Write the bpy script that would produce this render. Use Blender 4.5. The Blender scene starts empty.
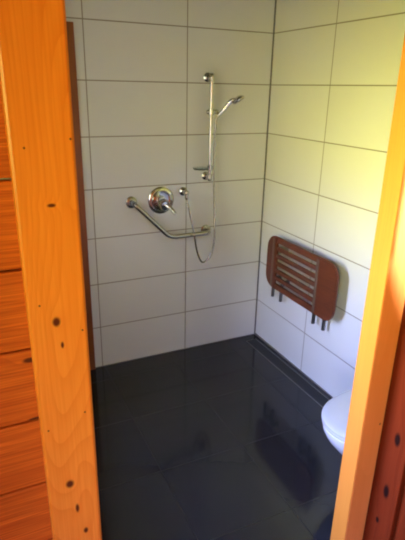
import bpy, bmesh, math, random
from mathutils import Vector, Matrix
S = bpy.context.scene
C = S.collection
PI = math.pi

# ------------------------------------------------------------------ camera
FPX = 490.5
yaw, pitch, roll = 0.4468, -0.3544, 0.0210
fwd = Vector((math.sin(yaw)*math.cos(pitch), math.cos(yaw)*math.cos(pitch), math.sin(pitch)))
rt = fwd.cross(Vector((0, 0, 1))).normalized(); up = rt.cross(fwd)
r2 = rt*math.cos(roll) + up*math.sin(roll); u2 = up*math.cos(roll) - rt*math.sin(roll)
CAM = Vector((-1.829, -2.862, 1.752))
cd = bpy.data.cameras.new('camera'); cam = bpy.data.objects.new('camera', cd); C.objects.link(cam)
cd.sensor_fit = 'VERTICAL'; cd.sensor_height = 24.0; cd.lens = FPX/540*24.0; cd.clip_start = 0.02
m = Matrix.Identity(4)
for i in range(3):
    m[i][0] = r2[i]; m[i][1] = u2[i]; m[i][2] = -fwd[i]; m[i][3] = CAM[i]
cam.matrix_world = m
S.camera = cam
S.view_settings.view_transform = 'Standard'; S.view_settings.look = 'None'
S.view_settings.exposure = 0.0; S.view_settings.gamma = 1.0; S.view_settings.use_curve_mapping = False
S.cycles.use_denoising = True
S.cycles.max_bounces = 10; S.cycles.diffuse_bounces = 6; S.cycles.glossy_bounces = 5
S.cycles.sample_clamp_indirect = 6
S.cycles.filter_width = 2.0

# ------------------------------------------------------------------ sky seen through the windows: blue-white sky over a sunlit garden
W = bpy.data.worlds.new('world'); S.world = W; W.use_nodes = True
nt = W.node_tree; nt.nodes.clear()
wo = nt.nodes.new('ShaderNodeOutputWorld'); bg = nt.nodes.new('ShaderNodeBackground')
tc = nt.nodes.new('ShaderNodeTexCoord'); sx = nt.nodes.new('ShaderNodeSeparateXYZ'); cr = nt.nodes.new('ShaderNodeValToRGB')
mr = nt.nodes.new('ShaderNodeMapRange'); mr.inputs['From Min'].default_value = -1; mr.inputs['From Max'].default_value = 1
nt.links.new(tc.outputs['Generated'], sx.inputs[0]); nt.links.new(sx.outputs['Z'], mr.inputs['Value'])
nt.links.new(mr.outputs[0], cr.inputs[0]); nt.links.new(cr.outputs[0], bg.inputs['Color']); nt.links.new(bg.outputs[0], wo.inputs['Surface'])
e = cr.color_ramp.elements
e[0].position = 0.0; e[0].color = (0.16, 0.14, 0.06, 1)
e[1].position = 1.0; e[1].color = (0.34, 0.50, 1.2, 1)
for ps, c in ((0.40, (0.16, 0.14, 0.02, 1)), (0.49, (0.84, 0.82, 0.17, 1)), (0.585, (0.92, 0.89, 0.30, 1)), (0.64, (0.62, 0.73, 1.34, 1))):
    q = e.new(ps); q.color = c
bg.inputs['Strength'].default_value = 66.0

def portal(name, loc, rot, sx_, sy_):
    ld = bpy.data.lights.new(name, 'AREA'); ld.shape = 'RECTANGLE'; ld.size = sx_; ld.size_y = sy_
    ld.cycles.is_portal = True
    o = bpy.data.objects.new(name, ld); o.location = loc; o.rotation_euler = rot; C.objects.link(o)
def area(name, loc, aim, sx_, sy_, col, power, spread=PI):
    ld = bpy.data.lights.new(name, 'AREA'); ld.shape = 'RECTANGLE'; ld.size = sx_; ld.size_y = sy_
    ld.color = col; ld.energy = power; ld.spread = spread
    o = bpy.data.objects.new(name, ld); o.location = loc; C.objects.link(o)
    o.rotation_euler = (Vector(aim)-Vector(loc)).to_track_quat('-Z', 'Z').to_euler()
    return o
# room extents
XL, YF, ZC = -2.15, -1.897, 2.50            # bathroom left wall, bathroom face of the doorway wall, ceiling
HYW, HY, HXL, HXR = -1.942, -5.2, -3.4, 0.5  # hall: plank face, far wall, side walls
WY0, WY1, WZ0, WZ1 = -1.84, -1.10, 1.02, 1.98   # bathroom window in the left wall
HX0, HX1, HZ0, HZ1 = -4.8, -3.9, 1.1, 2.1   # hall window in the left wall, behind the camera (along y)
WT = 0.22   # depth of the window reveal
portal('bathroom_window_light', (XL-WT+0.02, (WY0+WY1)/2, (WZ0+WZ1)/2), (0, -PI/2, 0), WZ1-WZ0, WY1-WY0)
portal('hall_window_light', (HXL-0.09, (HX0+HX1)/2, (HZ0+HZ1)/2), (0, -PI/2, 0), HZ1-HZ0, HX1-HX0)

# added unseen helper spot that makes the bright patch on the right casing
SPOT, SAIM = Vector((-0.98, -2.75, 2.40)), Vector((-0.52, -1.962, 1.66))
sl = bpy.data.lights.new('helper_spot', 'SPOT'); sl.energy = 650; sl.color = (0.9, 0.85, 1.0); sl.spot_size = math.radians(42); sl.spot_blend = 0.25; sl.shadow_soft_size = 0.003
so = bpy.data.objects.new('helper_spot', sl); C.objects.link(so); so.location = SPOT; so.rotation_euler = (SAIM-SPOT).to_track_quat('-Z', 'Y').to_euler()

# ------------------------------------------------------------------ materials
def new_mat(name):
    M = bpy.data.materials.new(name); M.use_nodes = True
    return M, M.node_tree, M.node_tree.nodes['Principled BSDF']
def N(nt, t, **kw):
    n = nt.nodes.new(t)
    for k, v in kw.items(): setattr(n, k, v)
    return n
def val(nt, op, a, b=None, c=None):
    n = nt.nodes.new('ShaderNodeMath'); n.operation = op
    for i, x in enumerate((a, b, c)):
        if x is None: continue
        if isinstance(x, (int, float)): n.inputs[i].default_value = x
        else: nt.links.new(x, n.inputs[i])
    return n.outputs[0]
def mixc(nt, f, a, b, mode='MIX'):
    n = nt.nodes.new('ShaderNodeMix'); n.data_type = 'RGBA'; n.blend_type = mode
    for i, x in ((0, f), (6, a), (7, b)):
        if isinstance(x, (int, float)): n.inputs[i].default_value = x
        elif isinstance(x, tuple): n.inputs[i].default_value = x
        else: nt.links.new(x, n.inputs[i])
    return n.outputs[2]
def simple(name, col, rough=0.5, metal=0.0, coat=0.0, var=0.04, scale=30, bump=0.0):
    M, t, b = new_mat(name)
    g = N(t, 'ShaderNodeNewGeometry'); n = N(t, 'ShaderNodeTexNoise'); n.inputs['Scale'].default_value = scale
    t.links.new(g.outputs['Position'], n.inputs['Vector'])
    c1 = tuple(max(0, x*(1-var)) for x in col)+(1,); c2 = tuple(min(1, x*(1+var)) for x in col)+(1,)
    t.links.new(mixc(t, n.outputs['Fac'], c1, c2), b.inputs['Base Color'])
    b.inputs['Roughness'].default_value = rough; b.inputs['Metallic'].default_value = metal
    b.inputs['Coat Weight'].default_value = coat; b.inputs['Coat Roughness'].default_value = 0.08
    if bump:
        bp = N(t, 'ShaderNodeBump'); bp.inputs['Strength'].default_value = bump; bp.inputs['Distance'].default_value = 0.002
        t.links.new(n.outputs['Fac'], bp.inputs['Height']); t.links.new(bp.outputs[0], b.inputs['Normal'])
    return M
def tiles(name, ax_u, u0, du, ax_v, v0, dv, gw, tile, grout, rough, ior=1.5, wav=0.15, var=0.03, grough=0.85, gdepth=1.0):
    M, t, b = new_mat(name)
    g = N(t, 'ShaderNodeNewGeometry'); s = N(t, 'ShaderNodeSeparateXYZ'); t.links.new(g.outputs['Position'], s.inputs[0])
    ed, cell = [], []
    for ax, o0, d in ((ax_u, u0, du), (ax_v, v0, dv)):
        q = val(t, 'DIVIDE', val(t, 'SUBTRACT', s.outputs[ax], o0), d)
        cell.append(val(t, 'FLOOR', q))
        f = val(t, 'FRACT', q)
        ed.append(val(t, 'MULTIPLY', val(t, 'MINIMUM', f, val(t, 'SUBTRACT', 1.0, f)), d))
    dist = val(t, 'MINIMUM', ed[0], ed[1])
    mr = N(t, 'ShaderNodeMapRange'); mr.inputs['From Min'].default_value = gw*0.5; mr.inputs['From Max'].default_value = gw*0.5+0.0012
    t.links.new(dist, mr.inputs['Value']); fac = mr.outputs[0]
    cb = N(t, 'ShaderNodeCombineXYZ'); t.links.new(cell[0], cb.inputs[0]); t.links.new(cell[1], cb.inputs[1])
    wn = N(t, 'ShaderNodeTexWhiteNoise'); t.links.new(cb.outputs[0], wn.inputs['Vector'])
    ns = N(t, 'ShaderNodeTexNoise'); ns.inputs['Scale'].default_value = 5; t.links.new(g.outputs['Position'], ns.inputs['Vector'])
    lo = tuple(x*(1-var) for x in tile)+(1,); hi = tuple(min(1, x*(1+var)) for x in tile)+(1,)
    tcx = mixc(t, val(t, 'MULTIPLY_ADD', wn.outputs['Value'], 0.5, val(t, 'MULTIPLY', ns.outputs['Fac'], 0.5)), lo, hi)
    t.links.new(mixc(t, fac, grout+(1,), tcx), b.inputs['Base Color'])
    rr = N(t, 'ShaderNodeMapRange'); rr.inputs['To Min'].default_value = grough; rr.inputs['To Max'].default_value = rough
    t.links.new(fac, rr.inputs['Value']); t.links.new(rr.outputs[0], b.inputs['Roughness'])
    b.inputs['IOR'].default_value = ior
    h = val(t, 'ADD', val(t, 'MULTIPLY', fac, gdepth), val(t, 'MULTIPLY', ns.outputs['Fac'], wav))
    bp = N(t, 'ShaderNodeBump'); bp.inputs['Strength'].default_value = 0.5; bp.inputs['Distance'].default_value = 0.0015
    t.links.new(h, bp.inputs['Height']); t.links.new(bp.outputs[0], b.inputs['Normal'])
    return M
def wood(name, across, along, light, mid, dark, rough=0.38, coat=0.3, freq=26, knots=(), seed=0, fine=0.25, streak=0.35, cell=None, warp=0.30, spec=0.35):
    """pine: growth rings stretched along one world axis; knots = (across, along, radius_across, radius_along)"""
    M, t, b = new_mat(name)
    g = N(t, 'ShaderNodeNewGeometry'); s = N(t, 'ShaderNodeSeparateXYZ'); t.links.new(g.outputs['Position'], s.inputs[0])
    a, l = s.outputs[across], s.outputs[along]
    third = s.outputs[3-across-along]
    board = 0.0
    if cell:   # a different grain in every board
        board = val(t, 'MULTIPLY', val(t, 'FLOOR', val(t, 'DIVIDE', val(t, 'SUBTRACT', a, cell[0]), cell[1])), 3.7)
    cb = N(t, 'ShaderNodeCombineXYZ')
    t.links.new(val(t, 'MULTIPLY', a, 5.0), cb.inputs[0]); t.links.new(val(t, 'MULTIPLY', l, 0.9), cb.inputs[1])
    zz = val(t, 'ADD', val(t, 'MULTIPLY', third, 2.0), seed)
    t.links.new(val(t, 'ADD', zz, board), cb.inputs[2])
    n1 = N(t, 'ShaderNodeTexNoise'); n1.inputs['Scale'].default_value = 1.0; n1.inputs['Detail'].default_value = 1.5
    t.links.new(cb.outputs[0], n1.inputs['Vector'])
    field = val(t, 'MULTIPLY', n1.outputs['Fac'], warp)
    kfac = None
    for (ka, kl, ra, rl) in knots:
        da = val(t, 'DIVIDE', val(t, 'SUBTRACT', a, ka), ra); dl = val(t, 'DIVIDE', val(t, 'SUBTRACT', l, kl), rl)
        r = val(t, 'SQRT', val(t, 'ADD', val(t, 'MULTIPLY', da, da), val(t, 'MULTIPLY', dl, dl)))
        field = val(t, 'ADD', field, val(t, 'MULTIPLY', val(t, 'EXPONENT', val(t, 'MULTIPLY', r, -0.45)), ra*2.0))
        m1 = N(t, 'ShaderNodeMapRange'); m1.interpolation_type = 'SMOOTHSTEP'
        m1.inputs['From Min'].default_value = 0.55; m1.inputs['From Max'].default_value = 1.35
        m1.inputs['To Min'].default_value = 1.0; m1.inputs['To Max'].default_value = 0.0
        t.links.new(r, m1.inputs['Value'])
        kfac = m1.outputs[0] if kfac is None else val(t, 'MAXIMUM', kfac, m1.outputs[0])
    ring = val(t, 'FRACT', val(t, 'MULTIPLY', val(t, 'ADD', val(t, 'MULTIPLY', a, 0.35), field), freq))
    ringp = val(t, 'POWER', ring, 2.2)
    cb2 = N(t, 'ShaderNodeCombineXYZ'); t.links.new(val(t, 'MULTIPLY', a, 260.0), cb2.inputs[0]); t.links.new(val(t, 'MULTIPLY', l, 5.0), cb2.inputs[1]); t.links.new(zz, cb2.inputs[2])
    n2 = N(t, 'ShaderNodeTexNoise'); n2.inputs['Scale'].default_value = 1.0; n2.inputs['Detail'].default_value = 2
    t.links.new(cb2.outputs[0], n2.inputs['Vector'])
    cb3 = N(t, 'ShaderNodeCombineXYZ'); t.links.new(val(t, 'MULTIPLY', a, 14.0), cb3.inputs[0]); t.links.new(val(t, 'MULTIPLY', l, 1.3), cb3.inputs[1]); t.links.new(val(t, 'ADD', zz, board), cb3.inputs[2])
    n3 = N(t, 'ShaderNodeTexNoise'); n3.inputs['Scale'].default_value = 1.0
    t.links.new(cb3.outputs[0], n3.inputs['Vector'])
    c = mixc(t, val(t, 'MULTIPLY', ringp, streak), light+(1,), mid+(1,))
    fm = N(t, 'ShaderNodeMapRange'); fm.inputs['From Min'].default_value = 0.36; fm.inputs['From Max'].default_value = 0.66; t.links.new(n2.outputs['Fac'], fm.inputs['Value'])
    c = mixc(t, val(t, 'MULTIPLY', fm.outputs[0], fine), c, mid+(1,))
    c = mixc(t, val(t, 'MULTIPLY', val(t, 'SUBTRACT', n3.outputs['Fac'], 0.35), 1.0), c, mid+(1,))
    if kfac is not None: c = mixc(t, kfac, c, dark+(1,))
    t.links.new(c, b.inputs['Base Color'])
    b.inputs['Roughness'].default_value = rough; b.inputs['Coat Weight'].default_value = coat; b.inputs['Coat Roughness'].default_value = 0.25; b.inputs['Specular IOR Level'].default_value = spec
    bp = N(t, 'ShaderNodeBump'); bp.inputs['Strength'].default_value = 0.25; bp.inputs['Distance'].default_value = 0.0008
    t.links.new(val(t, 'ADD', ringp, n2.outputs['Fac']), bp.inputs['Height']); t.links.new(bp.outputs[0], b.inputs['Normal'])
    return M

WHITE = (0.70, 0.70, 0.67); GROUT = (0.27, 0.24, 0.19)
Z0 = 0.282
m_tile_back = tiles('glossy white wall tile back', 0, -0.585, 0.6, 2, Z0, 0.3, 0.0050, WHITE, GROUT, 0.04)
m_tile_right = tiles('glossy white wall tile right', 1, -0.592, 0.6, 2, Z0, 0.3, 0.0050, WHITE, GROUT, 0.04)
m_floor = tiles('anthracite floor tile', 0, -0.27, 0.45, 1, -0.17, 0.45, 0.0025, (0.014, 0.014, 0.016), (0.009, 0.009, 0.010), 0.10, ior=1.42, wav=0.05, var=0.12, grough=0.35, gdepth=0.3)
PL, PM, PD = (0.98, 0.37, 0.055), (0.80, 0.22, 0.018), (0.11, 0.022, 0.006)
m_plank = wood('lacquered pine wall plank', 2, 0, (0.82, 0.22, 0.026), (0.44, 0.078, 0.006), PD, cell=(0.922, 0.1685), rough=0.6, coat=0.0, freq=110, fine=0.8, streak=0.5, warp=0.10, knots=((1.235, -1.768, .006, .013), (1.095, -1.77, .004, .016)))
def at_front(px, py, D=0.9):
    d = fwd + r2*((px-202.5)/FPX) - u2*((py-270)/FPX)
    return CAM + d*(D/d.y)
kn = []
for px, py, ra, rl in ((56.5, 322, .0075, .010), (62.5, 345, .003, .007), (70, 484, .0085, .010), (77.5, 508, .004, .012), (86, 530, .005, .008), (51.5, 205.5, .0075, .0035), (95, 370, .006, .01)):
    p = at_front(px, py); kn.append((p.x, p.z, ra, rl))
m_casing = wood('lacquered pine casing', 0, 2, PL, PM, PD, freq=95, knots=kn, seed=3.1, fine=0.35, streak=0.45)
m_casing2 = wood('lacquered pine right casing', 0, 2, (0.86, 0.32, 0.085), (0.66, 0.18, 0.02), PD, freq=20, knots=[(at_front(380, 424).x, at_front(380, 424).z, .003, .004)], seed=8.3, fine=0.15, streak=0.15)
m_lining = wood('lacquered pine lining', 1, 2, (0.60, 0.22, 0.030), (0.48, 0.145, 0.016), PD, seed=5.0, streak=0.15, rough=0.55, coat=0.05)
m_leaf = wood('shade-darkened red pine door', 1, 2, (0.15, 0.022, 0.005), (0.085, 0.009, 0.002), (0.012, 0.003, 0.002), seed=6.0, rough=0.7, coat=0.0, spec=0.06, streak=0.4,  # red pine, darkened so the colour carries the leaf's shade
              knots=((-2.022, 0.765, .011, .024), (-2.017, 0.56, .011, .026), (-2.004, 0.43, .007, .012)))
m_leafh = wood('shade-darkened red pine door rail', 2, 1, (0.15, 0.022, 0.005), (0.085, 0.009, 0.002), (0.012, 0.003, 0.002), seed=6.0, rough=0.7, coat=0.0, spec=0.06, streak=0.4)  # rails share the stile colour with the shade put in
m_ceil = wood('pine ceiling board', 0, 1, (0.62, 0.27, 0.07), (0.42, 0.15, 0.03), PD, cell=(0, 0.12))
m_bathceil = simple('painted ceiling', (0.22, 0.21, 0.16), 0.7)
m_wall_left = tiles('grey wall tile', 1, -0.592, 0.6, 2, Z0, 0.3, 0.0050, (0.42, 0.43, 0.40), GROUT, 0.3)
m_hallfloor = wood('pine floor board', 0, 1, (0.50, 0.24, 0.09), (0.34, 0.14, 0.04), PD, cell=(0, 0.14), rough=0.45)
m_darkwood = wood('dark stained timber', 0, 2, (0.24, 0.070, 0.018), (0.13, 0.034, 0.009), (0.02, 0.01, 0.005))
m_seatwood = wood('varnished red-brown hardwood', 2, 1, (0.135, 0.034, 0.012), (0.055, 0.012, 0.005), (0.03, 0.01, 0.005), rough=0.45, coat=0.0, freq=60, fine=0.5)
m_chrome = simple('polished chrome', (0.60, 0.59, 0.57), 0.10, 1.0)
m_steel = simple('brushed steel', (0.36, 0.34, 0.31), 0.22, 1.0, scale=80)
m_darksteel = simple('dull dark steel', (0.20, 0.19, 0.18), 0.3, 1.0, scale=60)
m_edge = simple('dull light steel edge', (0.13, 0.12, 0.11), 0.6, 0.2)
m_drain = simple('dark steel grate', (0.02, 0.02, 0.02), 0.6, 0.3, scale=60)
m_grey = simple('grey silicone', (0.12, 0.11, 0.10), 0.6)
m_porc = simple('white glazed porcelain', (0.60, 0.60, 0.63), 0.10, coat=0.2, var=0.01)
m_lid = simple('white plastic lid', (0.46, 0.47, 0.49), 0.22, var=0.01)
m_plastic = simple('grey plastic', (0.25, 0.24, 0.22), 0.4)
m_nail = simple('dark nail head', (0.06, 0.03, 0.015), 0.5, 0.4)
m_strap = simple('grey metal strap', (0.16, 0.10, 0.07), 0.45, 0.5)
M, t, b = new_mat('clear glass'); m_glass = M
b.inputs['Base Color'].default_value = (0.75, 0.85, 0.78, 1); b.inputs['Transmission Weight'].default_value = 0.9; b.inputs['Roughness'].default_value = 0.08; b.inputs['IOR'].default_value = 1.4
tn = N(t, 'ShaderNodeTexNoise'); tn.inputs['Scale'].default_value = 20
t.links.new(mixc(t, tn.outputs['Fac'], (0.72, 0.82, 0.75, 1), (0.80, 0.88, 0.82, 1)), b.inputs['Base Color'])
M, t, b = new_mat('window glass'); m_pane = M
tr = N(t, 'ShaderNodeBsdfTransparent'); gl = N(t, 'ShaderNodeBsdfGlossy'); mx = N(t, 'ShaderNodeMixShader'); gl.inputs['Roughness'].default_value = 0.02
lw = N(t, 'ShaderNodeLayerWeight'); lw.inputs['Blend'].default_value = 0.15
t.links.new(lw.outputs['Fresnel'], mx.inputs[0]); t.links.new(tr.outputs[0], mx.inputs[1]); t.links.new(gl.outputs[0], mx.inputs[2])
t.links.new(mx.outputs[0], t.nodes['Material Output'].inputs['Surface'])

# ------------------------------------------------------------------ mesh helpers
def box(bm, x0, x1, y0, y1, z0, z1, bev=0.0, seg=2):
    vs = [bm.verts.new((x, y, z)) for x in (x0, x1) for y in (y0, y1) for z in (z0, z1)]
    F = [bm.faces.new([vs[i] for i in f]) for f in ((0, 1, 3, 2), (4, 6, 7, 5), (0, 4, 5, 1), (2, 3, 7, 6), (0, 2, 6, 4), (1, 5, 7, 3))]
    if bev:
        es = list({e for f in F for e in f.edges})
        bmesh.ops.bevel(bm, geom=es, offset=bev, segments=seg, profile=0.5, affect='EDGES')
def obj(name, bm, mat, parent=None, smooth=False, kind=None, label=None):
    bmesh.ops.recalc_face_normals(bm, faces=bm.faces)
    me = bpy.data.meshes.new(name); bm.to_mesh(me); bm.free()
    me.materials.append(mat)
    if smooth:
        for p in me.polygons: p.use_smooth = True
    o = bpy.data.objects.new(name, me); C.objects.link(o)
    if parent is not None:
        o.parent = parent
        o.matrix_parent_inverse = Matrix.Translation(-parent.location)
    if kind: o['kind'] = kind
    if label: o['label'] = label
    if smooth:
        try: me.set_sharp_from_angle(angle=math.radians(40))
        except Exception: pass
    return o
def bobj(name, dims, mat, parent=None, bev=0.0, **kw):
    bm = bmesh.new(); box(bm, *dims, bev=bev); return obj(name, bm, mat, parent, **kw)
def thing(name, label, cat, loc, group=None):
    o = bpy.data.objects.new(name, None); C.objects.link(o); o.location = loc; o.empty_display_size = 0.05
    o['label'] = label; o['category'] = cat
    if group: o['group'] = group
    return o
def struct(name, loc=(0, 0, 0)):
    o = bpy.data.objects.new(name, None); C.objects.link(o); o.location = loc; o['kind'] = 'structure'; return o
def frame_of(d):
    d = d.normalized(); a = Vector((0, 0, 1)) if abs(d.z) < 0.9 else Vector((1, 0, 0))
    u = d.cross(a).normalized(); return u, d.cross(u)
def tube(bm, pts, rad, n=16, caps=True):
    pts = [Vector(p) for p in pts]; rings = []
    rads = rad if isinstance(rad, (list, tuple)) else [rad]*len(pts)
    u = None
    for i, p in enumerate(pts):
        d = (pts[min(i+1, len(pts)-1)]-pts[max(i-1, 0)]).normalized()
        if u is None: u, v = frame_of(d)
        else:
            u = (u - d*u.dot(d)).normalized(); v = d.cross(u)
        rings.append([bm.verts.new(p + (u*math.cos(2*PI*k/n)+v*math.sin(2*PI*k/n))*rads[i]) for k in range(n)])
    for a, b in zip(rings, rings[1:]):
        for k in range(n): bm.faces.new((a[k], a[(k+1) % n], b[(k+1) % n], b[k]))
    if caps: bm.faces.new(rings[0]); bm.faces.new(rings[-1][::-1])
def lathe(bm, base, axis, prof, n=32):
    """prof = (distance along axis, radius)"""
    base = Vector(base); axis = Vector(axis).normalized(); u, v = frame_of(axis); rings = []
    for h, r in prof:
        c = base + axis*h
        rings.append([bm.verts.new(c + (u*math.cos(2*PI*k/n)+v*math.sin(2*PI*k/n))*max(r, 1e-4)) for k in range(n)])
    for a, b in zip(rings, rings[1:]):
        for k in range(n): bm.faces.new((a[k], a[(k+1) % n], b[(k+1) % n], b[k]))
    bm.faces.new(rings[0]); bm.faces.new(rings[-1][::-1])
def smooth_path(pts, per=8):
    P = [Vector(p) for p in pts]; P = [P[0]*2-P[1]] + P + [P[-1]*2-P[-2]]; out = []
    for i in range(1, len(P)-2):
        for k in range(per):
            s = k/per
            out.append(0.5*((2*P[i]) + (-P[i-1]+P[i+1])*s + (2*P[i-1]-5*P[i]+4*P[i+1]-P[i+2])*s*s + (-P[i-1]+3*P[i]-3*P[i+1]+P[i+2])*s**3))
    out.append(P[-2]); return out

# ------------------------------------------------------------------ setting: bathroom
T = 0.12
bobj('wall_back', (XL-T, 0.12, 0, T, -0.1, ZC), m_tile_back, kind='structure')
bobj('wall_right', (0, T, YF, 0, -0.1, ZC), m_tile_right, kind='structure')
bm = bmesh.new()
for y0, y1, z0, z1 in ((YF, WY0, -0.1, ZC), (WY1, 0, -0.1, ZC), (WY0, WY1, -0.1, WZ0), (WY0, WY1, WZ1, ZC)):
    box(bm, XL-WT, XL, y0, y1, z0, z1)
obj('wall_left', bm, m_wall_left, kind='structure')
# floor: level by the door, falling gently to the back beyond the fold line
bm = bmesh.new(); YB = -1.07; DROP = 0.011
pr = [(YF-0.045, 0), (YB, 0), (0, -DROP), (0, -0.1), (YF-0.045, -0.1)]
A = [bm.verts.new((XL, y, z)) for y, z in pr]; B = [bm.verts.new((0, y, z)) for y, z in pr]
for k in range(5): bm.faces.new((A[k], A[(k+1) % 5], B[(k+1) % 5], B[k]))
bm.faces.new(A); bm.faces.new(B[::-1])
obj('floor', bm, m_floor, kind='structure')
bobj('ceiling', (XL-T, T, YF, T, ZC, ZC+0.08), m_bathceil, kind='structure')
# silicone bead in the corner
bm = bmesh.new()
vs = [[bm.verts.new((x, y, z)) for x, y in ((0, 0), (-0.008, 0), (-0.0035, -0.0035), (0, -0.008))] for z in (-DROP, ZC)]
for k in range(4): bm.faces.new((vs[0][k], vs[0][(k+1) % 4], vs[1][(k+1) % 4], vs[1][k]))
obj('trim_1', bm, m_grey, kind='structure')
bobj('trim_2', (-0.006, 0, YF, -0.008, -0.012, 0.004), m_grey, kind='structure')
bobj('trim_3', (XL, -0.008, -0.006, 0, -0.015, -DROP+0.005), m_grey, kind='structure')
def window(name, axis, c0, c1, z0, z1, pos):
    w = struct(name, (0, 0, 0))
    def b(n, a0, a1, h0, h1, d0, d1, mat):
        dims = (d0, d1, a0, a1, h0, h1) if axis == 'x' else (a0, a1, d0, d1, h0, h1)
        bobj(n, dims, mat, w, bev=0.003 if n != 'pane' else 0)
    d0, d1 = pos-0.06, pos-0.01
    b('window_frame', c0, c0+0.05, z0, z1, d0, d1, m_casing); b('window_frame', c1-0.05, c1, z0, z1, d0, d1, m_casing)
    b('window_frame', c0+0.05, c1-0.05, z0, z0+0.05, d0, d1, m_casing); b('window_frame', c0+0.05, c1-0.05, z1-0.05, z1, d0, d1, m_casing)
    b('pane', c0+0.05, c1-0.05, z0+0.05, z1-0.05, (d0+d1)/2-0.003, (d0+d1)/2+0.003, m_pane)
window('window_1', 'x', WY0, WY1, WZ0, WZ1, XL-WT+0.12)
# timber frame of a door in the back wall, only its right casing in view
d = struct('door_1', (-1.24, 0, 0))
bobj('door_casing', (-1.310, -1.237, -0.020, 0, -0.010, 2.062), m_darkwood, d, bev=0.003)
bobj('door_casing', (-2.11, -2.04, -0.020, 0, -0.010, 2.062), m_darkwood, d, bev=0.003)
bobj('door_casing', (-2.04, -1.310, -0.020, 0, 1.99, 2.062), m_darkwood, d, bev=0.003)
bobj('door_leaf', (-2.04, -1.310, -0.010, 0, -0.006, 1.99), m_darkwood, d)

# ------------------------------------------------------------------ setting: pine doorway wall and hall
OX0, OX1, OZ = CAM.x+0.9*0.1960, CAM.x+0.9*1.0913, 2.12      # clear opening
CX0, CX1 = CAM.x+0.9*0.0725, CAM.x+0.9*1.1875                # outer edges of the casings
YC = CAM.y+0.9                                                 # front of the casings
bm = bmesh.new()
PZ0, PITCH = 0.922-0.1685*6, 0.1685
lx0, lx1 = OX0-0.02, OX1+0.02
for k in range(16):
    z0, z1 = PZ0+k*PITCH, PZ0+(k+1)*PITCH
    z0 = max(z0, 0.0); z1 = min(z1, ZC)
    if z1-z0 < 0.01: continue
    segs = ((HXL, lx0), (lx1, HXR)) if z0 < OZ+0.02 else ((HXL, HXR),)
    for a, c in segs:
        box(bm, a, c, HYW, HYW+0.020, z0+(0.0022 if z0 > 0 else 0), z1-0.0022, bev=0.003)
obj('wall_front', bm, m_plank, kind='structure')
bm = bmesh.new()
for a, c, z0, z1 in ((HXL, lx0, 0, ZC), (lx1, HXR, 0, ZC), (lx0, lx1, OZ+0.02, ZC)):
    box(bm, a, c, HYW+0.0205, YF, z0, z1)
obj('wall_front_lining', bm, m_tile_back, kind='structure')
# jamb lining and casings of the opening
lin = struct('door_2', (OX1, YF, 0))
bobj('jamb_lining', (lx0, OX0, YC+0.001, YF, 0, OZ), m_lining, lin, bev=0.002)
bobj('jamb_lining', (OX1, lx1, YC+0.001, YF, 0, OZ), m_lining, lin, bev=0.002)
bobj('jamb_lining', (lx0, lx1, YC+0.001, YF, OZ, OZ+0.02), m_lining, lin, bev=0.002)
bobj('door_casing', (OX1+0.0005, CX1, YC, HYW-0.0005, 0, OZ+0.0), m_casing2, lin, bev=0.004)
bobj('door_casing', (CX0, CX1, YC, HYW-0.0005, OZ+0.001, OZ+0.11), m_casing, lin, bev=0.004)
lc = bobj('door_casing', (CX0, OX0-0.0005, YC, HYW-0.0005, 0, OZ+0.0), m_casing, lin, bev=0.006)
for px, py in ((24, 148), (70.5, 139), (39.5, 306), (82.5, 330), (48.5, 431), (85, 412)):
    p = at_front(px, py); bm = bmesh.new()
    lathe(bm, (p.x, YC+0.001, p.z), (0, -1, 0), ((0, 0.0019), (0.0014, 0.0019), (0.0018, 0.0012)), 12)
    n_ = obj('nail_head', bm, m_nail, lc)
# open door leaf standing into the hall on the right
LX = CX1+0.0006
leaf = struct('door_3', (LX, YC-0.02, 0))
ly0, ly1 = YC+0.018, YC-0.80
r4 = CAM.y + (LX-CAM.x)/math.tan(math.radians(52.76))
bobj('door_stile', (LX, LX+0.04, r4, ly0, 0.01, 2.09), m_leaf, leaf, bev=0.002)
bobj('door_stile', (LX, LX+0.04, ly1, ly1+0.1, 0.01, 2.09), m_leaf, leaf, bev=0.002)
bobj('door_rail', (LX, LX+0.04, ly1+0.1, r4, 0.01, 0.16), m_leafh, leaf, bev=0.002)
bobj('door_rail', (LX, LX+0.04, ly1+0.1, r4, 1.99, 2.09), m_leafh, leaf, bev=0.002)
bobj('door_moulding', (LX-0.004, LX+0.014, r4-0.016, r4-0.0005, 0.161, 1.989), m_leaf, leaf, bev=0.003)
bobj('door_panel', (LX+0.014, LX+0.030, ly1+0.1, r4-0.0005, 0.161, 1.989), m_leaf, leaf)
# hall shell
bobj('floor_hall', (HXL, HXR, HY, YC+0.02, -0.10, -0.0005), m_hallfloor, kind='structure')
bobj('ceiling_hall', (HXL, HXR, HY, YF, ZC+0.0, ZC+0.08), m_ceil, kind='structure')
bobj('wall_hall_back', (HXL-0.1, HXR, HY-0.1, HY, 0, ZC), m_plank, kind='structure')
bobj('wall_hall_right', (HXR, HXR+0.1, HY, YF, 0, ZC), m_plank, kind='structure')
bm = bmesh.new()
for a, c, z0, z1 in ((HY, HX0, 0, ZC), (HX1, YF, 0, ZC), (HX0, HX1, 0, HZ0), (HX0, HX1, HZ1, ZC)):
    box(bm, HXL-0.1, HXL, a, c, z0, z1)
obj('wall_hall_left', bm, m_plank, kind='structure')
window('window_2', 'x', HX0, HX1, HZ0, HZ1, HXL-0.02)

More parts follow.
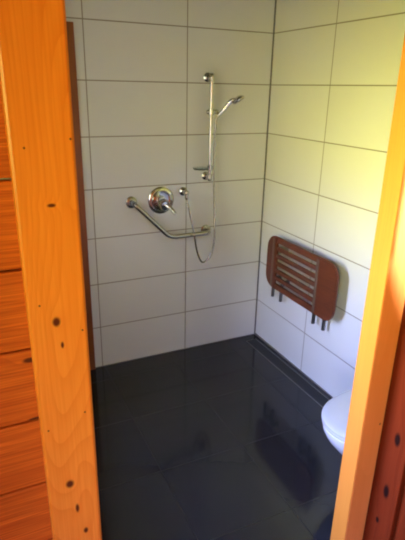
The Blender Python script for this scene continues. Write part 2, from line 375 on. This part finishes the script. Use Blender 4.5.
# ------------------------------------------------------------------ fold-up shower seat on the right wall
SX = -0.108   # front face of the folded seat
seat = thing('shower_bench', 'red-brown slatted wooden shower seat folded up against the tiled right wall', 'seat', (0, -0.60, 0.45))
sy0, sy1, sz0, sz1, TH = -0.950, -0.252, 0.522, 0.874, 0.020
g0, g1 = -0.785, -0.360       # slatted zone
def rounded_end(name, ya, yb, side):
    """solid end board, outer corners rounded; side=-1 rounds the -y end"""
    bm = bmesh.new(); R = 0.085; pts = []
    yo = ya if side < 0 else yb; yi = yb if side < 0 else ya
    pts.append((yi, sz0)); 
    for k in range(9):
        a = k/8*PI/2; pts.append((yo - side*(R - R*math.sin(a)), sz0 + R - R*math.cos(a)))
    for k in range(9):
        a = k/8*PI/2; pts.append((yo - side*(R - R*math.cos(a)), sz1 - R + R*math.sin(a)))
    pts.append((yi, sz1))
    f = [bm.verts.new((SX, y, z)) for y, z in pts]; bk = [bm.verts.new((SX+TH, y, z)) for y, z in pts]
    n = len(pts)
    F = [bm.faces.new(f), bm.faces.new(bk[::-1])]
    for k in range(n): bm.faces.new((f[k], bk[k], bk[(k+1) % n], f[(k+1) % n]))
    bmesh.ops.recalc_face_normals(bm, faces=bm.faces)
    es = [e for e in F[0].edges]+[e for e in F[1].edges]
    bmesh.ops.bevel(bm, geom=es, offset=0.005, segments=2, affect='EDGES')
    return obj(name, bm, m_seatwood, seat, smooth=True)
rounded_end('end_board', sy0, g0, -1)
rounded_end('end_board', g1, sy1, 1)
nsl = 7; ph = (sz1-sz0)/nsl
for k in range(nsl):
    z0 = sz0 + k*ph + (0 if k == 0 else 0.0120); z1 = sz0 + (k+1)*ph - (0 if k == nsl-1 else 0.0120)
    bobj('slat', (SX+0.001, SX+TH-0.001, g0+0.0004, g1-0.0004, z0, z1), m_seatwood, seat, bev=0.004)
for yy in (g0+0.004, g1+0.030):
    bobj('support_strap', (SX-0.004, SX, yy-0.011, yy+0.011, sz0+0.012, sz1-0.012), m_strap, seat, bev=0.0015)
    for dy in (-0.048, 0.048):
        yl = yy+dy+0.008
        bm = bmesh.new()
        tube(bm, smooth_path([(-0.006, yl, sz0+0.035), (-0.035, yl, sz0+0.032), (-0.050, yl, sz0+0.010), (-0.052, yl, sz0-0.05), (-0.052, yl, sz0-0.098)], 6), 0.0115, 14)
        obj('hinge_leg', bm, m_darksteel, seat, smooth=True, label='dull steel hinge leg')
        bm = bmesh.new(); lathe(bm, (0, yl, sz0+0.035), (-1, 0, 0), ((0, 0.017), (0.005, 0.017), (0.008, 0.011)), 20)
        obj('wall_flange', bm, m_darksteel, seat, smooth=True)
    bobj('back_bracket', (SX+TH+0.0005, 0, yy-0.016, yy+0.016, sz1-0.12, sz1-0.08), m_steel, seat, bev=0.003)

# ------------------------------------------------------------------ toilet
TY, TX = -1.562, -0.625
toilet = thing('toilet', 'white wall-hung toilet with closed lid, half hidden by the right door jamb', 'toilet', (0, TY, 0.1))
def outline(a, hw, back, n=40):
    """rounded-front seat outline from the wall (x=-back) to x=-a"""
    pts = []
    L = (a-back)*0.60
    for k in range(n+1):
        t_ = -PI/2 + PI*k/n
        ct, st = math.cos(t_), math.sin(t_)
        pts.append((-(a-L) - L*abs(ct)**0.85, hw*math.copysign(abs(st)**0.9, st)))
    return [(-back, -hw)]+pts+[(-back, hw)]
def loft(bm, secs):
    rings = [[bm.verts.new((x, TY+y, z)) for x, y in pts] for z, pts in secs]
    n = len(rings[0])
    for a, b in zip(rings, rings[1:]):
        for k in range(n): bm.faces.new((a[k], a[(k+1) % n], b[(k+1) % n], b[k]))
    bm.faces.new(rings[0]); bm.faces.new(rings[-1][::-1])
bm = bmesh.new()
loft(bm, [(0.09, outline(0.26, 0.10, 0.0)), (0.12, outline(0.34, 0.125, 0.0)), (0.18, outline(0.43, 0.145, 0.0)), (0.26, outline(0.515, 0.163, 0.0)), (0.33, outline(0.57, 0.176, 0.0)), (0.375, outline(0.592, 0.181, 0.0)), (0.392, outline(0.594, 0.182, 0.0)), (0.397, outline(0.588, 0.178, 0.0))])
obj('toilet_bowl', bm, m_porc, toilet, smooth=True)
bm = bmesh.new()
loft(bm, [(0.3985, outline(0.590, 0.181, 0.06)), (0.401, outline(0.596, 0.184, 0.058)), (0.410, outline(0.596, 0.184, 0.058)), (0.4125, outline(0.591, 0.181, 0.06))])
obj('toilet_seat', bm, m_lid, toilet, smooth=True)
bm = bmesh.new()
loft(bm, [(0.414, outline(0.592, 0.181, 0.06)), (0.417, outline(0.600, 0.187, 0.057)), (0.427, outline(0.600, 0.187, 0.057)), (0.434, outline(0.592, 0.181, 0.06)), (0.438, outline(0.565, 0.165, 0.075)), (0.440, outline(0.50, 0.13, 0.11))])
obj('toilet_lid', bm, m_lid, toilet, smooth=True)
for s in (-1, 1):
    bm = bmesh.new(); tube(bm, [(-0.045, TY+s*0.075-0.02, 0.415), (-0.045, TY+s*0.075+0.02, 0.415)], 0.010, 12); obj('lid_hinge', bm, m_chrome, toilet, smooth=True)

# ------------------------------------------------------------------ linear drain along the right wall
dr = thing('shower_drain', 'long narrow steel floor drain along the foot of the right wall', 'drain', (-0.08, -0.53, -0.008))
zf = lambda y: -DROP*(y-YB)/(-YB)
dx0, dx1, dy0, dy1 = -0.118, -0.036, -1.00, -0.075
def sloped(name, x0, x1, y0, y1, h0, h1, mat):
    bm = bmesh.new()
    vs = [bm.verts.new((x, y, zf(y)+h)) for x in (x0, x1) for y in (y0, y1) for h in (h0, h1)]
    for f in ((0, 1, 3, 2), (4, 6, 7, 5), (0, 4, 5, 1), (2, 3, 7, 6), (0, 2, 6, 4), (1, 5, 7, 3)): bm.faces.new([vs[i] for i in f])
    obj(name, bm, mat, dr)
sloped('drain_grate', dx0+0.003, dx1-0.003, dy0+0.003, dy1-0.003, -0.004, 0.0012, m_drain)
sloped('drain_edge', dx0-0.004, dx0+0.003, dy0, dy1, -0.004, 0.0028, m_edge)
sloped('drain_edge', dx1-0.003, dx1, dy0, dy1, -0.004, 0.0028, m_steel)
sloped('drain_edge', dx0+0.003, dx1-0.003, dy0, dy0+0.003, -0.004, 0.0028, m_steel)
sloped('drain_edge', dx0+0.003, dx1-0.003, dy1-0.003, dy1, -0.004, 0.0028, m_steel)

# ------------------------------------------------------------------ shower rail
RX, RY = -0.452, -0.062
rail = thing('shower_rail', 'vertical chrome shower rail on the tiled back wall', 'shower rail', (RX, 0, 1.2))
bm = bmesh.new(); tube(bm, [(RX, RY, 1.205), (RX, RY, 1.835)], 0.0105, 20); obj('rail_tube', bm, m_chrome, rail, smooth=True)
for z in (1.815, 1.225):
    bm = bmesh.new()
    lathe(bm, (RX, 0, z), (0, -1, 0), ((0, 0.027), (0.006, 0.027), (0.012, 0.020), (0.016, 0.012), (0.045, 0.012)), 28)
    lathe(bm, (RX, RY, z-0.022), (0, 0, 1), ((0, 0.013), (0.003, 0.0155), (0.041, 0.0155), (0.044, 0.013)), 24)
    obj('rail_mount', bm, m_chrome, rail, smooth=True)
bm = bmesh.new()
lathe(bm, (RX, RY, 1.600), (0, 0, 1), ((0, 0.014), (0.004, 0.018), (0.036, 0.018), (0.040, 0.014)), 24)
lathe(bm, (RX-0.030, RY, 1.620), (1, 0, 0), ((0, 0.010), (0.004, 0.013), (0.014, 0.013), (0.016, 0.008), (0.05, 0.008), (0.055, 0.014), (0.072, 0.014), (0.075, 0.011)), 20)
obj('slide_holder', bm, m_chrome, rail, smooth=True)

# ------------------------------------------------------------------ hand shower
hs = thing('hand_shower', 'chrome hand shower tilted up to the right in the rail holder', 'shower head', (-0.41, -0.075, 1.61))
h0 = Vector((-0.412, -0.080, 1.600)); h1 = Vector((-0.355, -0.125, 1.682))
bm = bmesh.new(); path = smooth_path([h0, h0.lerp(h1, 0.5)+Vector((0, 0, -0.004)), h1, h1+Vector((0.024, -0.016, 0.012))], 6)
tube(bm, path, [0.0095+0.0035*min(1, i/12) for i in range(len(path))], 18)
obj('handle', bm, m_chrome, hs, smooth=True)
hc = Vector((-0.318, -0.150, 1.697)); hn = Vector((0.42, -0.35, -0.84)).normalized()
bm = bmesh.new(); lathe(bm, hc-hn*0.016, hn, ((0, 0.010), (0.003, 0.022), (0.012, 0.036), (0.024, 0.040), (0.028, 0.038)), 32)
obj('spray_head', bm, m_chrome, hs, smooth=True)
bm = bmesh.new(); lathe(bm, hc+hn*0.0122, hn, ((0, 0.033), (0.002, 0.033), (0.003, 0.030)), 32)
obj('spray_face', bm, m_plastic, hs, smooth=True, label='grey spray face')

# ------------------------------------------------------------------ hose
bm = bmesh.new()
hp = smooth_path([h0+Vector((-0.004, 0.004, -0.004)), (-0.424, -0.070, 1.54), (-0.424, -0.060, 1.30), (-0.420, -0.075, 1.05), (-0.424, -0.102, 0.87), (-0.440, -0.104, 0.745),
                  (-0.476, -0.100, 0.684), (-0.514, -0.100, 0.678), (-0.548, -0.102, 0.752), (-0.572, -0.104, 0.87), (-0.596, -0.085, 1.01), (-0.608, -0.060, 1.095)], 14)
tube(bm, hp, [0.0056+0.0006*(i % 2) for i in range(len(hp))], 12)
ho = obj('shower_hose', bm, m_steel, smooth=True)
ho['label'] = 'flexible steel shower hose looping down from the hand shower to the wall outlet'; ho['category'] = 'hose'
ol = thing('wall_outlet', 'small round chrome hose outlet on the back wall right of the mixer', 'water outlet', (-0.608, 0, 1.13))
bm = bmesh.new(); lathe(bm, (-0.608, 0, 1.135), (0, -1, 0), ((0, 0.028), (0.005, 0.028), (0.010, 0.020), (0.014, 0.015), (0.055, 0.015), (0.068, 0.014), (0.072, 0.009)), 28); obj('outlet_rosette', bm, m_chrome, ol, smooth=True)
bm = bmesh.new(); lathe(bm, (-0.608, -0.060, 1.128), (0, 0, -1), ((0, 0.012), (0.02, 0.012), (0.034, 0.0105), (0.036, 0.009)), 18); obj('outlet_elbow', bm, m_chrome, ol, smooth=True)

# ------------------------------------------------------------------ soap dish on the rail
sd = thing('soap_dish', 'translucent oval soap dish clipped to the lower part of the shower rail', 'soap dish', (RX, RY, 1.285))
bm = bmesh.new(); cx, cy = -0.522, -0.085; rings = []
for h, s in ((0.0, 0.55), (0.001, 0.80), (0.012, 1.0), (0.014, 1.0), (0.013, 0.95), (0.004, 0.78)):
    rings.append([bm.verts.new((cx+0.056*s*math.cos(2*PI*k/36), cy+0.040*s*math.sin(2*PI*k/36), 1.278+h)) for k in range(36)])
for a, b in zip(rings, rings[1:]):
    for k in range(36): bm.faces.new((a[k], a[(k+1) % 36], b[(k+1) % 36], b[k]))
bm.faces.new(rings[0]); bm.faces.new(rings[-1])
obj('dish', bm, m_glass, sd, smooth=True)
bm = bmesh.new(); lathe(bm, (RX, RY, 1.268), (0, 0, 1), ((0, 0.014), (0.003, 0.017), (0.031, 0.017), (0.034, 0.014)), 24); obj('clamp', bm, m_chrome, sd, smooth=True)

# ------------------------------------------------------------------ mixer
mx_, mz = -0.758, 1.088
mv = thing('shower_mixer', 'round chrome shower mixer plate with a lever handle on the back wall', 'shower mixer', (mx_, 0, mz))
bm = bmesh.new(); lathe(bm, (mx_, 0, mz), (0, -1, 0), ((0, 0.086), (0.004, 0.086), (0.010, 0.080), (0.012, 0.066), (0.006, 0.058), (0.006, 0.035)), 48); obj('wall_plate', bm, m_chrome, mv, smooth=True)
bm = bmesh.new(); lathe(bm, (mx_, -0.005, mz-0.004), (0, -1, 0), ((0, 0.034), (0.030, 0.032), (0.034, 0.029)), 32); obj('cartridge_sleeve', bm, m_chrome, mv, smooth=True)
bm = bmesh.new(); lathe(bm, (mx_+0.004, -0.036, mz-0.016), (0.05, -1, -0.22), ((0, 0.028), (0.004, 0.034), (0.026, 0.034), (0.034, 0.029), (0.037, 0.016)), 32); obj('handle_knob', bm, m_chrome, mv, smooth=True)
bm = bmesh.new(); tube(bm, smooth_path([(mx_+0.005, -0.062, mz-0.015), (mx_+0.03, -0.085, mz-0.035), (mx_+0.045, -0.105, mz-0.055), (mx_+0.052, -0.115, mz-0.066)], 5), [0.014]*5+[0.012]*5+[0.0105]*6, 16); obj('lever', bm, m_chrome, mv, smooth=True)

# ------------------------------------------------------------------ angled grab bar
gb = thing('grab_bar', 'bent steel grab bar on the back wall below the mixer', 'grab bar', (-0.70, 0, 0.87))
ax_, az_ = -0.952, 1.090; bx, bz = -0.725, 0.860; ex, ez = -0.442, 0.862
GY = -0.068
a0 = Vector((ax_, GY, az_)); b0 = Vector((bx, GY, bz)); e0 = Vector((ex, GY, ez))
def arc(p, c, q, r, n=7):
    d1 = (p-c).normalized(); d2 = (q-c).normalized(); s, f = c+d1*r, c+d2*r
    return [(1-t_)**2*s + 2*t_*(1-t_)*c + t_*t_*f for t_ in [k/n for k in range(n+1)]]
pa = [Vector((ax_, -0.002, az_))]+arc(Vector((ax_, 0, az_)), a0, b0, 0.032)+arc(a0, b0, e0, 0.045)+arc(b0, e0, Vector((ex, 0, ez)), 0.032)+[Vector((ex, -0.002, ez))]
bm = bmesh.new(); tube(bm, pa, 0.0145, 20); obj('bar', bm, m_steel, gb, smooth=True)
for x, z in ((ax_, az_), (ex, ez)):
    bm = bmesh.new(); lathe(bm, (x, 0, z), (0, -1, 0), ((0, 0.036), (0.006, 0.036), (0.010, 0.030), (0.012, 0.016)), 32); obj('flange', bm, m_steel, gb, smooth=True)

# ------------------------------------------------------------------ body of the added helper spot, out of view
cs = thing('added_casing_spot', 'added black helper spot out of view, brightening the right door casing', 'spotlight', (SPOT.x, SPOT.y, ZC))
sdir = (SAIM-SPOT).normalized()
bm = bmesh.new(); lathe(bm, (SPOT.x, SPOT.y-0.03, ZC), (0, 0, -1), ((0, 0.045), (0.012, 0.045), (0.015, 0.04), (0.016, 0.01), (0.05, 0.01)), 24); obj('helper_spot_base', bm, m_drain, cs, smooth=True)
bm = bmesh.new(); lathe(bm, SPOT-sdir*0.115, sdir, ((0, 0.02), (0.01, 0.032), (0.08, 0.036), (0.08, 0.034), (0.02, 0.028)), 24); obj('helper_spot_head', bm, m_drain, cs, smooth=True)
dl = Vector((OX1+0.012-SPOT.x, YC-SPOT.y, 0)).normalized(); lf = Vector((-dl.y, dl.x, 0))  # added blocker that keeps the helper spot's spill out of the bathroom
bm = bmesh.new(); vs = []
for q in (0.0, 0.11):
    for t_ in (0.15, 0.152):
        for z in (-0.20, 0.045):
            p = SPOT + dl*t_ + lf*q; vs.append(bm.verts.new((p.x, p.y, p.z+z)))
for f in ((0, 1, 3, 2), (4, 6, 7, 5), (0, 4, 5, 1), (2, 3, 7, 6), (0, 2, 6, 4), (1, 5, 7, 3)): bm.faces.new([vs[i] for i in f])
obj('spill_blocker', bm, m_drain, cs)
